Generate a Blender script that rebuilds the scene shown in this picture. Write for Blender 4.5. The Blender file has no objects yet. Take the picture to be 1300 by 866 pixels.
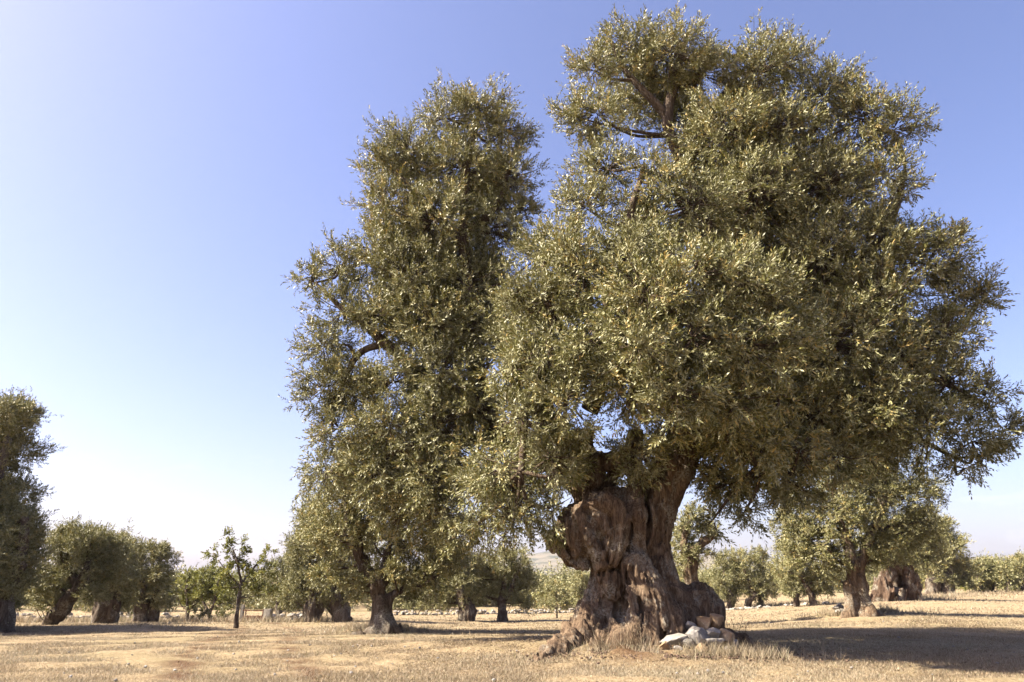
import bpy, bmesh, math, time
import numpy as np
from mathutils import Vector

rng = np.random.default_rng(11)
S = bpy.context.scene
COL = S.collection
PITCH = math.radians(19.2)
FPX = 867.0
CAM = np.array([0.0, 0.0, 1.2])
Y0 = 13.2                      # distance of the old olive

# ------------------------------------------------------------------ helpers
def ray(px, py):
    u = (px - 650) / FPX; v = (433 - py) / FPX
    c, s = math.cos(PITCH), math.sin(PITCH)
    return np.array([u, c - v * s, s + v * c])

def at(px, py, Y):
    r = ray(px, py)
    return CAM + r * (Y / r[1])

def mpp(px, py, Y):            # metres per photo pixel at that depth
    r = ray(px, py)
    return (Y / r[1]) / FPX

_L = np.random.default_rng(3).random((64, 64, 64)).astype(np.float32)
def vnoise(p):
    p = np.asarray(p, dtype=np.float32)
    i = np.floor(p).astype(np.int32); f = p - i
    f = f * f * (3 - 2 * f)
    x0, y0, z0 = (i[..., 0] & 63), (i[..., 1] & 63), (i[..., 2] & 63)
    x1, y1, z1 = (x0 + 1) & 63, (y0 + 1) & 63, (z0 + 1) & 63
    fx, fy, fz = f[..., 0], f[..., 1], f[..., 2]
    def lx(y, z): return _L[x0, y, z] * (1 - fx) + _L[x1, y, z] * fx
    a = lx(y0, z0) * (1 - fy) + lx(y1, z0) * fy
    b = lx(y0, z1) * (1 - fy) + lx(y1, z1) * fy
    return (a * (1 - fz) + b * fz) * 2 - 1

def fbm(p, o=3):
    s = 0; a = 1.0
    for k in range(o):
        s = s + a * vnoise(p * (2.03 ** k) + 17.3 * k); a *= 0.5
    return s

def sstep(a, b, x):
    t = np.clip((x - a) / (b - a), 0, 1); return t * t * (3 - 2 * t)

MOUNDS = []                    # x, y, height, radius
def H(x, y):
    x = np.asarray(x, dtype=float); y = np.asarray(y, dtype=float)
    u = x / np.maximum(y, 1.0)
    s = 1 - sstep(0.12, 0.6, u)
    h = -0.035 * np.clip(y - 14, 0, 42) * s
    h = h + 0.10 * vnoise(np.stack([x * 0.16 + 5, y * 0.16, x * 0 + 2], -1)) * sstep(8, 16, y)
    for mx, my, mh, mr in MOUNDS:
        h = h + mh * np.exp(-((x - mx) ** 2 + (y - my) ** 2) / (mr * mr))
    return h

def hit(px, py):               # where the pixel's ray meets the ground
    r = ray(px, py); t = 4.0
    while t < 400:
        p = CAM + r * t
        if p[2] <= float(H(p[0], p[1])): return p
        t += 0.03
    return CAM + r * 60

def tag(o, label=None, cat=None, group=None, kind=None):
    if label: o['label'] = label
    if cat: o['category'] = cat
    if group: o['group'] = group
    if kind: o['kind'] = kind
    return o

def empty(name, loc, label, cat, group=None):
    o = bpy.data.objects.new(name, None); COL.objects.link(o)
    o.location = [float(c) for c in loc]; o.empty_display_size = 0.3
    return tag(o, label, cat, group)

def mesh_np(name, V, Fq, mat, parent=None, smooth=False, tint=None):
    """V (n,3); Fq (m,3) or (m,4). World coordinates; the parent's offset is taken off."""
    V = np.asarray(V, dtype=np.float32); Fq = np.asarray(Fq, dtype=np.int32)
    if parent is not None:
        V = V - np.array(parent.location, dtype=np.float32)
    me = bpy.data.meshes.new(name)
    k = Fq.shape[1]
    me.vertices.add(len(V)); me.vertices.foreach_set('co', V.ravel())
    me.loops.add(Fq.size); me.loops.foreach_set('vertex_index', Fq.ravel())
    me.polygons.add(len(Fq))
    me.polygons.foreach_set('loop_start', np.arange(0, Fq.size, k, dtype=np.int32))
    me.polygons.foreach_set('use_smooth', np.full(len(Fq), smooth, dtype=bool))
    me.update(calc_edges=True)
    if tint is not None:
        a = me.attributes.new('tint', 'FLOAT', 'FACE'); a.data.foreach_set('value', np.asarray(tint, dtype=np.float32))
    me.materials.append(mat)
    o = bpy.data.objects.new(name, me); COL.objects.link(o)
    if parent is not None: o.parent = parent
    return o

SUN_EL, SUN_AZ = math.radians(44), math.radians(-98)      # azimuth from +Y towards +X
SD = np.array([math.sin(SUN_AZ) * math.cos(SUN_EL), math.cos(SUN_AZ) * math.cos(SUN_EL), math.sin(SUN_EL)])

# ------------------------------------------------------------------ implicit shapes -> mesh
def smin(a, b, k):
    h = np.clip(0.5 + 0.5 * (b - a) / k, 0, 1)
    return b * (1 - h) + a * h - k * h * (1 - h)

class Field:
    def __init__(s, lo, hi, res):
        s.lo = np.array(lo, float); s.res = res
        s.n = np.ceil((np.array(hi) - s.lo) / res).astype(int) + 1
        ax = [s.lo[i] + res * np.arange(s.n[i]) for i in range(3)]
        s.ax = ax
        s.F = np.full(tuple(s.n), 0.6, dtype=np.float32)
    def _sl(s, lo, hi):
        a = np.clip(np.floor((np.array(lo) - s.lo) / s.res).astype(int), 0, s.n)
        b = np.clip(np.ceil((np.array(hi) - s.lo) / s.res).astype(int) + 1, 0, s.n)
        if np.any(b - a < 1): return None, None
        sl = tuple(slice(a[i], b[i]) for i in range(3))
        g = np.stack(np.meshgrid(*[s.ax[i][sl[i]] for i in range(3)], indexing='ij'), -1)
        return sl, g
    def capsule(s, a, b, ra, rb, k=0.06):
        a = np.array(a); b = np.array(b); R = max(ra, rb) + 0.4
        sl, g = s._sl(np.minimum(a, b) - R, np.maximum(a, b) + R)
        if sl is None: return
        ba = b - a; h = np.clip(((g - a) @ ba) / max(ba @ ba, 1e-9), 0, 1)
        d = np.linalg.norm(g - a - h[..., None] * ba, axis=-1) - (ra + (rb - ra) * h)
        s.F[sl] = smin(s.F[sl], d, k)
    def groove(s, pts, k=0.03):
        for (a, ra), (b, rb) in zip(pts[:-1], pts[1:]):
            R = max(ra, rb) + 0.15
            sl, g = s._sl(np.minimum(a, b) - R, np.maximum(a, b) + R)
            if sl is None: continue
            ba = b - a; h = np.clip(((g - a) @ ba) / max(ba @ ba, 1e-9), 0, 1)
            d = np.linalg.norm(g - a - h[..., None] * ba, axis=-1) - (ra + (rb - ra) * h)
            s.F[sl] = -smin(-s.F[sl], d, k)
    def chain(s, pts, k=0.06):
        for (a, ra), (b, rb) in zip(pts[:-1], pts[1:]): s.capsule(a, b, ra, rb, k)
    def blob(s, c, r, k=0.06, cut=False):
        c = np.array(c); r = np.array(r); 
        sl, g = s._sl(c - r - 0.4, c + r + 0.4)
        if sl is None: return
        d = (np.linalg.norm((g - c) / r, axis=-1) - 1) * r.min()
        s.F[sl] = -smin(-s.F[sl], d, k) if cut else smin(s.F[sl], d, k)
    def roughen(s, amp, f, stretch=0.35, seed=0.0, ridged=False, o=2, warp=0.0):
        m = np.abs(s.F) < 0.3
        idx = np.argwhere(m); p = s.lo + idx * s.res
        if warp:
            p = p + warp * np.stack([vnoise(p * 1.5 + 3), vnoise(p * 1.5 + 23), 1.5 * vnoise(p * 1.9 + 41)], -1)
        q = p * np.array([f, f, f * stretch]) + seed
        n = fbm(q, o)
        if ridged: n = 0.5 - np.abs(n) * 1.6
        s.F[m] += (amp * n).astype(np.float32)
    def mesh(s):
        F = s.F; F[0] = F[-1] = 1; F[:, 0] = F[:, -1] = 1; F[:, :, 0] = F[:, :, -1] = 1
        ins = F < 0
        n = np.array(F.shape) - 1
        cnt = np.zeros(n, np.int8); acc = np.zeros(tuple(n) + (3,), np.float32)
        for axis in range(3):
            o1, o2 = [i for i in range(3) if i != axis]
            for p in (0, 1):
                for q in (0, 1):
                    sa = [slice(0, n[i]) for i in range(3)]
                    sa[o1] = slice(p, p + n[o1]); sa[o2] = slice(q, q + n[o2])
                    sb = list(sa); sb[axis] = slice(1, 1 + n[axis])
                    A = F[tuple(sa)]; B = F[tuple(sb)]
                    c = (A < 0) != (B < 0)
                    t = np.where(c, A / np.where(c, A - B, 1), 0)
                    cnt += c
                    acc[..., axis] += t; acc[..., o1] += c * p; acc[..., o2] += c * q
        cell = cnt > 0
        idm = np.full(tuple(n), -1, np.int64); ids = np.argwhere(cell)
        idm[cell] = np.arange(len(ids))
        V = s.lo + s.res * (ids + acc[cell] / cnt[cell][:, None])
        faces = []
        for axis in range(3):
            o1, o2 = [(1, 2), (2, 0), (0, 1)][axis]
            sa = [slice(1, -1)] * 3; sa[axis] = slice(0, -1)
            sb = [slice(1, -1)] * 3; sb[axis] = slice(1, None)
            A = ins[tuple(sa)]; B = ins[tuple(sb)]
            e = np.argwhere(A != B); fl = A[A != B]
            e[:, o1] += 1; e[:, o2] += 1
            def cid(d1, d2):
                q = e.copy(); q[:, o1] += d1; q[:, o2] += d2
                return idm[q[:, 0], q[:, 1], q[:, 2]]
            quad = np.stack([cid(-1, -1), cid(0, -1), cid(0, 0), cid(-1, 0)], 1)
            quad[~fl] = quad[~fl][:, ::-1]
            faces.append(quad)
        return V, np.concatenate(faces)

# ------------------------------------------------------------------ tubes, foliage
class Tubes:
    def __init__(s): s.V = []; s.F = []; s.n = 0
    def add(s, P, R, m=6, bump=0.0):
        P = np.asarray(P, float); R = np.asarray(R, float); n = len(P)
        T = np.gradient(P, axis=0); T /= np.linalg.norm(T, axis=1)[:, None] + 1e-9
        ref = np.array([0.31, 0.87, 0.38])
        U = np.cross(T, ref); U /= np.linalg.norm(U, axis=1)[:, None] + 1e-9
        W = np.cross(T, U)
        a = np.arange(m) * 2 * math.pi / m
        rr = R[:, None] * np.ones(m)
        if bump:
            q = np.stack([np.cos(a)[None, :] * 1.3 + P[:, :1] * 1.5, np.sin(a)[None, :] * 1.3 + P[:, 1:2] * 1.5, P[:, 2:3] * 1.2 + 0 * a[None, :]], -1)
            rr = rr * (1 + bump * fbm(q * 1.4, 2))
        ring = P[:, None, :] + rr[..., None] * (np.cos(a)[None, :, None] * U[:, None, :] + np.sin(a)[None, :, None] * W[:, None, :])
        s.V.append(ring.reshape(-1, 3))
        i, j = np.meshgrid(np.arange(n - 1), np.arange(m), indexing='ij')
        b = s.n
        f = np.stack([b + i * m + j, b + i * m + (j + 1) % m, b + (i + 1) * m + (j + 1) % m, b + (i + 1) * m + j], -1).reshape(-1, 4)
        s.F.append(f); s.n += n * m
    def build(s, name, mat, parent):
        return mesh_np(name, np.concatenate(s.V), np.concatenate(s.F), mat, parent, smooth=True)

def spline(P, R, n):
    """Catmull-Rom through P with radii R"""
    P = np.asarray(P, float); R = np.asarray(R, float)
    Q = np.vstack([2 * P[0] - P[1], P, 2 * P[-1] - P[-2]])
    out, rad = [], []
    for i in range(len(P) - 1):
        t = np.linspace(0, 1, n, endpoint=(i == len(P) - 2))[:, None]
        a, b, c, d = Q[i], Q[i + 1], Q[i + 2], Q[i + 3]
        out.append(0.5 * (2 * b + (c - a) * t + (2 * a - 5 * b + 4 * c - d) * t ** 2 + (3 * b - a - 3 * c + d) * t ** 3))
        rad.append(R[i] + (R[i + 1] - R[i]) * t[:, 0])
    return np.concatenate(out), np.concatenate(rad)

def unit(v): return v / (np.linalg.norm(v, axis=-1, keepdims=True) + 1e-9)

def leaves_from_sprigs(B, D, L, nl, ll, lw, splay=0.8):
    """B base, D direction, L length of each sprig -> leaf quads"""
    Sn = len(B)
    ref = unit(rng.normal(size=(Sn, 3)))
    U = unit(np.cross(D, ref)); W = np.cross(D, U)
    k = np.arange(nl)
    t = (k // 2 + 0.6) / (nl / 2)
    t = np.minimum(t, 1.0)
    ang = (k // 2) * (math.pi / 2) + (k % 2) * math.pi
    ang = ang[None, :] + rng.normal(scale=0.5, size=(Sn, nl))
    side = np.cos(ang)[..., None] * U[:, None] + np.sin(ang)[..., None] * W[:, None]
    sp = splay * (1.15 - 0.65 * t)[None, :] * rng.uniform(0.7, 1.3, (Sn, nl))
    d = unit(D[:, None] * np.cos(sp)[..., None] + side * np.sin(sp)[..., None] + rng.normal(scale=0.13, size=(Sn, nl, 3)))
    base = B[:, None] + D[:, None] * (t[None, :] * L[:, None])[..., None]
    l = ll * rng.uniform(0.65, 1.2, (Sn, nl)) * (1.1 - 0.35 * t)[None, :]
    w = unit(np.cross(d, side + rng.normal(scale=0.5, size=(Sn, nl, 3)))) * (lw * 0.5 * rng.uniform(0.75, 1.2, (Sn, nl)))[..., None]
    mid = base + d * (l * 0.5)[..., None]
    tip = base + d * l[..., None]
    V = np.stack([base, mid + w, tip, mid - w], 2).reshape(-1, 3)
    n = Sn * nl
    F = np.arange(n * 4).reshape(n, 4)
    tint = np.clip(0.5 + rng.normal(scale=0.17, size=Sn)[:, None] + rng.normal(scale=0.14, size=(Sn, nl)), 0, 1).ravel()
    return V, F, tint

def foliage(clumps, ll, lw, cover=3.0, nl=14, splay=0.8, sl=(0.22, 0.42), up=0.35, twig=None, tw_r=0.008, shell=0.55, spread=1.0):
    """clumps: (centre, radius vector). Returns leaf mesh arrays; twigs are added to the Tubes given."""
    Bs, Ds, Ls, Tn = [], [], [], []
    for cl_ in clumps:
        c, r = cl_[:2]; upc = cl_[2] if len(cl_) > 2 else up
        c = np.asarray(c, float); r = np.asarray(r, float) * np.ones(3)
        rm = r.mean()
        nleaf = cover * math.pi * rm * rm / (0.5 * ll * lw)
        nsp = max(6, int(nleaf / nl))
        per = 9
        nb = max(3, nsp // per)
        d = unit(rng.normal(size=(nb, 3)) + np.array([0, 0, 0.12]))
        # lumpy shell: the clump reaches out further in some directions
        lump = 1 + 0.34 * spread * vnoise(d * 2.1 + c * 3.0) + 0.16 * rng.normal(size=nb)
        rad = (shell + (1 - shell) * rng.random(nb) ** 0.5) * np.clip(lump, 0.45, 1.5) * np.where(rng.random(nb) < .07, 1.3, 1.0)
        tip = c + d * r * rad[:, None]
        root = c + d * r * rng.uniform(0.05, 0.3, nb)[:, None]
        mid = (root + tip) / 2 + np.array([0, 0, -0.10]) * rm + rng.normal(scale=0.08 * rm, size=(nb, 3))
        for i in range(nb if twig is not None else 0):
            tt = np.linspace(0, 1, 4)[:, None]
            P = root[i] * (1 - tt) ** 2 + 2 * mid[i] * tt * (1 - tt) + tip[i] * tt ** 2
            (cl_[3] if len(cl_) > 3 else twig).add(P, tw_r * np.array([1.6, 1.2, 0.8, 0.3]), 4)
        t = rng.uniform(0.3, 1.0, (nb, per)) ** 0.8
        t3 = t[..., None]
        P = root[:, None] * (1 - t3) ** 2 + 2 * mid[:, None] * t3 * (1 - t3) + tip[:, None] * t3 ** 2
        P = P + rng.normal(scale=0.07 * rm, size=P.shape)
        T = unit(tip - root)[:, None] * np.ones_like(P)
        D = unit(T * 0.75 + rng.normal(scale=0.55, size=P.shape) + np.array([0, 0, upc]))
        Tn.append(np.full(nb * per, rng.normal(0, .07)))
        Bs.append(P.reshape(-1, 3)); Ds.append(D.reshape(-1, 3)); Ls.append(rng.uniform(sl[0], sl[1], nb * per))
    V, F, t = leaves_from_sprigs(np.concatenate(Bs), np.concatenate(Ds), np.concatenate(Ls), nl, ll, lw, splay)
    return V, F, np.clip(t + np.repeat(np.concatenate(Tn), nl), 0, 1)

# ------------------------------------------------------------------ materials
def new_mat(name):
    m = bpy.data.materials.new(name); m.use_nodes = True
    nt = m.node_tree; b = nt.nodes['Principled BSDF']
    return m, nt, b

def ramp(nt, stops, fac):
    r = nt.nodes.new('ShaderNodeValToRGB'); e = r.color_ramp.elements
    while len(e) > 1: e.remove(e[-1])
    e[0].position = stops[0][0]; e[0].color = (*stops[0][1], 1)
    for p, c in stops[1:]:
        k = e.new(p); k.color = (*c, 1)
    nt.links.new(fac, r.inputs[0]); return r.outputs[0]

def noise(nt, scale, detail=4, rough=0.6, vec=None, dist=0.0):
    n = nt.nodes.new('ShaderNodeTexNoise'); n.inputs['Scale'].default_value = scale
    n.inputs['Detail'].default_value = detail; n.inputs['Roughness'].default_value = rough
    n.inputs['Distortion'].default_value = dist
    if vec is not None: nt.links.new(vec, n.inputs['Vector'])
    return n.outputs['Fac']

def geo_pos(nt, scale=(1, 1, 1)):
    g = nt.nodes.new('ShaderNodeNewGeometry'); mp = nt.nodes.new('ShaderNodeMapping')
    mp.inputs['Scale'].default_value = scale
    nt.links.new(g.outputs['Position'], mp.inputs['Vector']); return mp.outputs[0]

def mix(nt, a, b, fac, mode='MIX'):
    m = nt.nodes.new('ShaderNodeMix'); m.data_type = 'RGBA'; m.blend_type = mode
    for s, v in ((m.inputs[0], fac), (m.inputs[6], a), (m.inputs[7], b)):
        if hasattr(v, 'links'): nt.links.new(v, s)
        elif isinstance(v, (int, float)): s.default_value = v
        else: s.default_value = (*v, 1)
    return m.outputs[2]

def mul(nt, c, f): return mix(nt, c, (f, f, f), 1.0, 'MULTIPLY')

def bump(nt, b, h, strength=0.6, dist=0.03):
    n = nt.nodes.new('ShaderNodeBump'); n.inputs['Strength'].default_value = strength
    n.inputs['Distance'].default_value = dist
    nt.links.new(h, n.inputs['Height']); nt.links.new(n.outputs[0], b.inputs['Normal'])

def leaf_mat(name, top, under, gold, transl=0.25, rough=0.5):
    m, nt, b = new_mat(name)
    at_ = nt.nodes.new('ShaderNodeAttribute'); at_.attribute_name = 'tint'
    g = nt.nodes.new('ShaderNodeNewGeometry')
    dark = tuple(c * 0.55 for c in top)
    topc = ramp(nt, [(0.1, dark), (0.5, top), (0.88, tuple(c * 1.4 for c in top)), (1.0, gold)], at_.outputs['Fac'])
    undc = ramp(nt, [(0.1, tuple(c * 0.75 for c in under)), (0.7, under), (1.0, gold)], at_.outputs['Fac'])
    c = mul(nt, mix(nt, topc, undc, g.outputs['Backfacing']), .73)
    nt.links.new(c, b.inputs['Base Color'])
    b.inputs['Roughness'].default_value = rough
    b.inputs['Specular IOR Level'].default_value = 0.3
    tr = nt.nodes.new('ShaderNodeBsdfTranslucent')
    tc = mix(nt, c, (0.15, 0.13, 0.02), 0.45)
    nt.links.new(tc, tr.inputs['Color'])
    ms = nt.nodes.new('ShaderNodeMixShader'); ms.inputs[0].default_value = transl
    nt.links.new(b.outputs[0], ms.inputs[1]); nt.links.new(tr.outputs[0], ms.inputs[2])
    nt.links.new(ms.outputs[0], nt.nodes['Material Output'].inputs['Surface'])
    return m

def bark_mat(name, base=(0.130, 0.082, 0.050), pale=(0.36, 0.27, 0.18), dark=(0.026, 0.017, 0.012), lichen=0.7):
    m, nt, b = new_mat(name)
    v = geo_pos(nt, (1, 1, 0.16)); v2 = geo_pos(nt)
    n1 = noise(nt, 9.0, 6, 0.65, v, 1.2); n2 = noise(nt, 34, 5, 0.7, v, 1.0); n3 = noise(nt, 1.8, 5, 0.65, v2, 0.5)
    n4 = noise(nt, 30, 4, 0.7, v2)
    c = ramp(nt, [(0.36, dark), (0.5, base), (0.68, pale)], n1)
    c2 = ramp(nt, [(0.38, dark), (0.5, base), (0.66, (pale[0] * 0.9, pale[1] * 0.88, pale[2] * 0.85))], n2)
    c = mix(nt, c, c2, 0.55)
    l = ramp(nt, [(0.50, (0, 0, 0)), (0.62, (lichen,) * 3)], n3)
    lm = mix(nt, l, ramp(nt, [(0.42, (0, 0, 0)), (0.58, (1, 1, 1))], n4), 1.0, 'MULTIPLY')
    c = mul(nt, mix(nt, c, (0.40, 0.38, 0.31), lm), .70)
    nt.links.new(c, b.inputs['Base Color'])
    b.inputs['Roughness'].default_value = 0.9; b.inputs['Specular IOR Level'].default_value = 0.2
    h = mix(nt, n1, n2, 0.55)
    bump(nt, b, h, 0.95, 0.07)
    return m

M_leaf = leaf_mat('olive_leaf', (0.160, 0.160, 0.050), (0.32, 0.31, 0.165), (0.45, 0.33, 0.11), transl=.13)
M_leafb = leaf_mat('olive_leaf_far', (0.162, 0.162, 0.050), (0.33, 0.315, 0.16), (0.42, 0.31, 0.10), transl=.13)
M_citrus = leaf_mat('broad_leaf', (0.18, 0.195, 0.036), (0.24, 0.25, 0.08), (0.36, 0.30, 0.06), transl=0.3)
M_bark = bark_mat('olive_bark')
M_barkb = bark_mat('far_bark', base=(0.095, 0.068, 0.048), pale=(0.20, 0.16, 0.12))
M_barkr = bark_mat('reddish_bark', base=(0.09, 0.055, 0.036), pale=(0.22, 0.15, 0.10))
M_barkt = bark_mat('branch_bark', base=(0.11, 0.075, 0.05), pale=(0.22, 0.17, 0.12), lichen=0.1)

def ground_mat():
    m, nt, b = new_mat('dry_field')
    v = geo_pos(nt)
    g = nt.nodes.new('ShaderNodeNewGeometry')
    big = noise(nt, 0.22, 5, 0.6, v, 0.4); mid = noise(nt, 1.3, 6, 0.65, v, 0.5); fine = noise(nt, 16, 5, 0.75, v); tiny = noise(nt, 60, 3, 0.7, v)
    straw = ramp(nt, [(0.30, (0.20, 0.135, 0.085)), (0.44, (0.42, 0.32, 0.20)), (0.60, (0.56, 0.45, 0.31)), (0.8, (0.66, 0.56, 0.41))], fine)
    red = ramp(nt, [(0.3, (0.075, 0.037, 0.022)), (0.7, (0.23, 0.13, 0.075))], fine)
    c = mix(nt, straw, red, ramp(nt, [(0.52, (0, 0, 0)), (0.68, (0.45,) * 3)], mid))
    c = mix(nt, c, (0.30, 0.28, 0.14), ramp(nt, [(0.48, (0, 0, 0)), (0.66, (0.35,) * 3)], big))
    # bare reddish soil worn round the old trunk
    at_ = nt.nodes.new('ShaderNodeAttribute'); at_.attribute_name = 'soil'
    sm = mix(nt, at_.outputs['Color'], ramp(nt, [(0.36, (0, 0, 0)), (0.55, (1, 1, 1))], mid), 1.0, 'MULTIPLY')
    c = mix(nt, c, red, sm)
    c = mix(nt, c, (1, .98, .905), 1.0, 'MULTIPLY')
    c = mul(nt, mix(nt, c, ramp(nt, [(0.3, (0.45,) * 3), (0.6, (1.0,) * 3)], tiny), 0.7, 'MULTIPLY'), .53)
    nt.links.new(c, b.inputs['Base Color'])
    b.inputs['Roughness'].default_value = 0.95; b.inputs['Specular IOR Level'].default_value = 0.1
    bump(nt, b, mix(nt, fine, mid, 0.3), 1.0, 0.06)
    return m

def grass_mat():
    m, nt, b = new_mat('straw')
    at_ = nt.nodes.new('ShaderNodeAttribute'); at_.attribute_name = 'tint'
    c = ramp(nt, [(0.0, (0.18, 0.12, 0.065)), (0.3, (0.36, 0.26, 0.15)), (0.6, (0.54, 0.43, 0.28)), (0.9, (0.66, 0.56, 0.40)), (1.0, (0.22, 0.23, 0.09))], at_.outputs['Fac'])
    c = mul(nt, c, .52)
    nt.links.new(c, b.inputs['Base Color']); b.inputs['Roughness'].default_value = 0.7
    tr = nt.nodes.new('ShaderNodeBsdfTranslucent'); nt.links.new(c, tr.inputs['Color'])
    ms = nt.nodes.new('ShaderNodeMixShader'); ms.inputs[0].default_value = 0.3
    nt.links.new(b.outputs[0], ms.inputs[1]); nt.links.new(tr.outputs[0], ms.inputs[2])
    nt.links.new(ms.outputs[0], nt.nodes['Material Output'].inputs['Surface'])
    return m

def rock_mat(name, a, bcol, spot=(0.1, 0.09, 0.08)):
    m, nt, b = new_mat(name)
    v = geo_pos(nt)
    n1 = noise(nt, 6, 6, 0.65, v, 0.4); n2 = noise(nt, 30, 4, 0.7, v)
    c = ramp(nt, [(0.33, a), (0.66, bcol)], n1)
    c = mix(nt, c, spot, ramp(nt, [(0.54, (0, 0, 0)), (0.68, (0.7,) * 3)], n2))
    c = mul(nt, c, .50)
    nt.links.new(c, b.inputs['Base Color']); b.inputs['Roughness'].default_value = 0.85
    bump(nt, b, mix(nt, n1, n2, 0.5), 0.7, 0.03)
    return m

M_ground = ground_mat(); M_straw = grass_mat()
M_white = rock_mat('pale_limestone', (0.30, 0.27, 0.23), (0.54, 0.50, 0.45), (0.16, 0.13, 0.10))
M_grey = rock_mat('grey_stone', (0.22, 0.20, 0.18), (0.42, 0.39, 0.36))
M_orange = rock_mat('orange_stone', (0.36, 0.20, 0.085), (0.56, 0.43, 0.26), (0.28, 0.14, 0.07))
M_darkst = rock_mat('dark_stone', (0.09, 0.08, 0.07), (0.20, 0.18, 0.16))
M_wall = rock_mat('wall_stone', (0.30, 0.26, 0.21), (0.52, 0.47, 0.40), (0.15, 0.13, 0.1))
M_earth = rock_mat('red_earth', (0.10, 0.055, 0.035), (0.20, 0.12, 0.075), (0.05, 0.03, 0.02))

# ------------------------------------------------------------------ the ground
tc = at(800, 820, Y0)
MOUNDS.append((tc[0] + 0.1, Y0 - 0.2, 0.16, 1.9))
t16 = hit(1090, 781); MOUNDS.append((t16[0], t16[1] + 0.3, 0.22, 1.3))
t17 = hit(1138, 763); MOUNDS.append((t17[0], t17[1], 0.25, 2.0))
t8 = hit(485, 803); MOUNDS.append((t8[0], t8[1], 0.22, 1.0))

TA, TB = hit(235, 862), hit(292, 803)
def track(x, y):               # two worn wheel tracks crossing the field at the left
    t = (y - TA[1]) / (TB[1] - TA[1]); xc = TA[0] + (TB[0] - TA[0]) * t + .3 * np.sin(y * .35)
    w = .30 + .1 * vnoise(np.stack([x * 0, y * .7, x * 0 + 9], -1))
    return .75 * np.maximum(np.exp(-((x - xc) / w) ** 2), np.exp(-((x - xc - 1.7) / w) ** 2)) * ((y > 5) & (y < 45))

def make_ground():
    n = 460
    s = np.linspace(-1, 1, n)
    gx = np.sinh(s * 8.3) / math.sinh(8.3) * 3000
    gy = 14 + np.sinh(s * 8.3) / math.sinh(8.3) * 3000
    X, Y = np.meshgrid(gx, gy, indexing='ij')
    Z = H(X, Y)
    Z = Z + 0.025 * fbm(np.stack([X * 1.7, Y * 1.7, X * 0], -1), 3)
    dm = np.exp(-((X - tc[0] - 0.35) ** 2 / 3.2 + (Y - Y0 + 1.35) ** 2 / 0.8))
    Z = Z + dm * (0.05 + 0.09 * fbm(np.stack([X * 5, Y * 5, X * 0 + 7], -1), 4))
    V = np.stack([X, Y, Z], -1).reshape(-1, 3)
    i, j = np.meshgrid(np.arange(n - 1), np.arange(n - 1), indexing='ij')
    F = np.stack([i * n + j, (i + 1) * n + j, (i + 1) * n + j + 1, i * n + j + 1], -1).reshape(-1, 4)
    o = mesh_np('ground', V, F, M_ground, smooth=True)
    a = o.data.attributes.new('soil', 'FLOAT', 'POINT')
    dm = np.maximum(dm, track(X, Y))
    a.data.foreach_set('value', np.clip(dm * 1.3, 0, 1).ravel().astype(np.float32))
    tag(o, kind='structure')
make_ground()

# ------------------------------------------------------------------ the old olive
def K(px, py, dy, r):
    Y = Y0 + dy
    return at(px, py, Y), r * mpp(px, py, Y)

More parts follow.
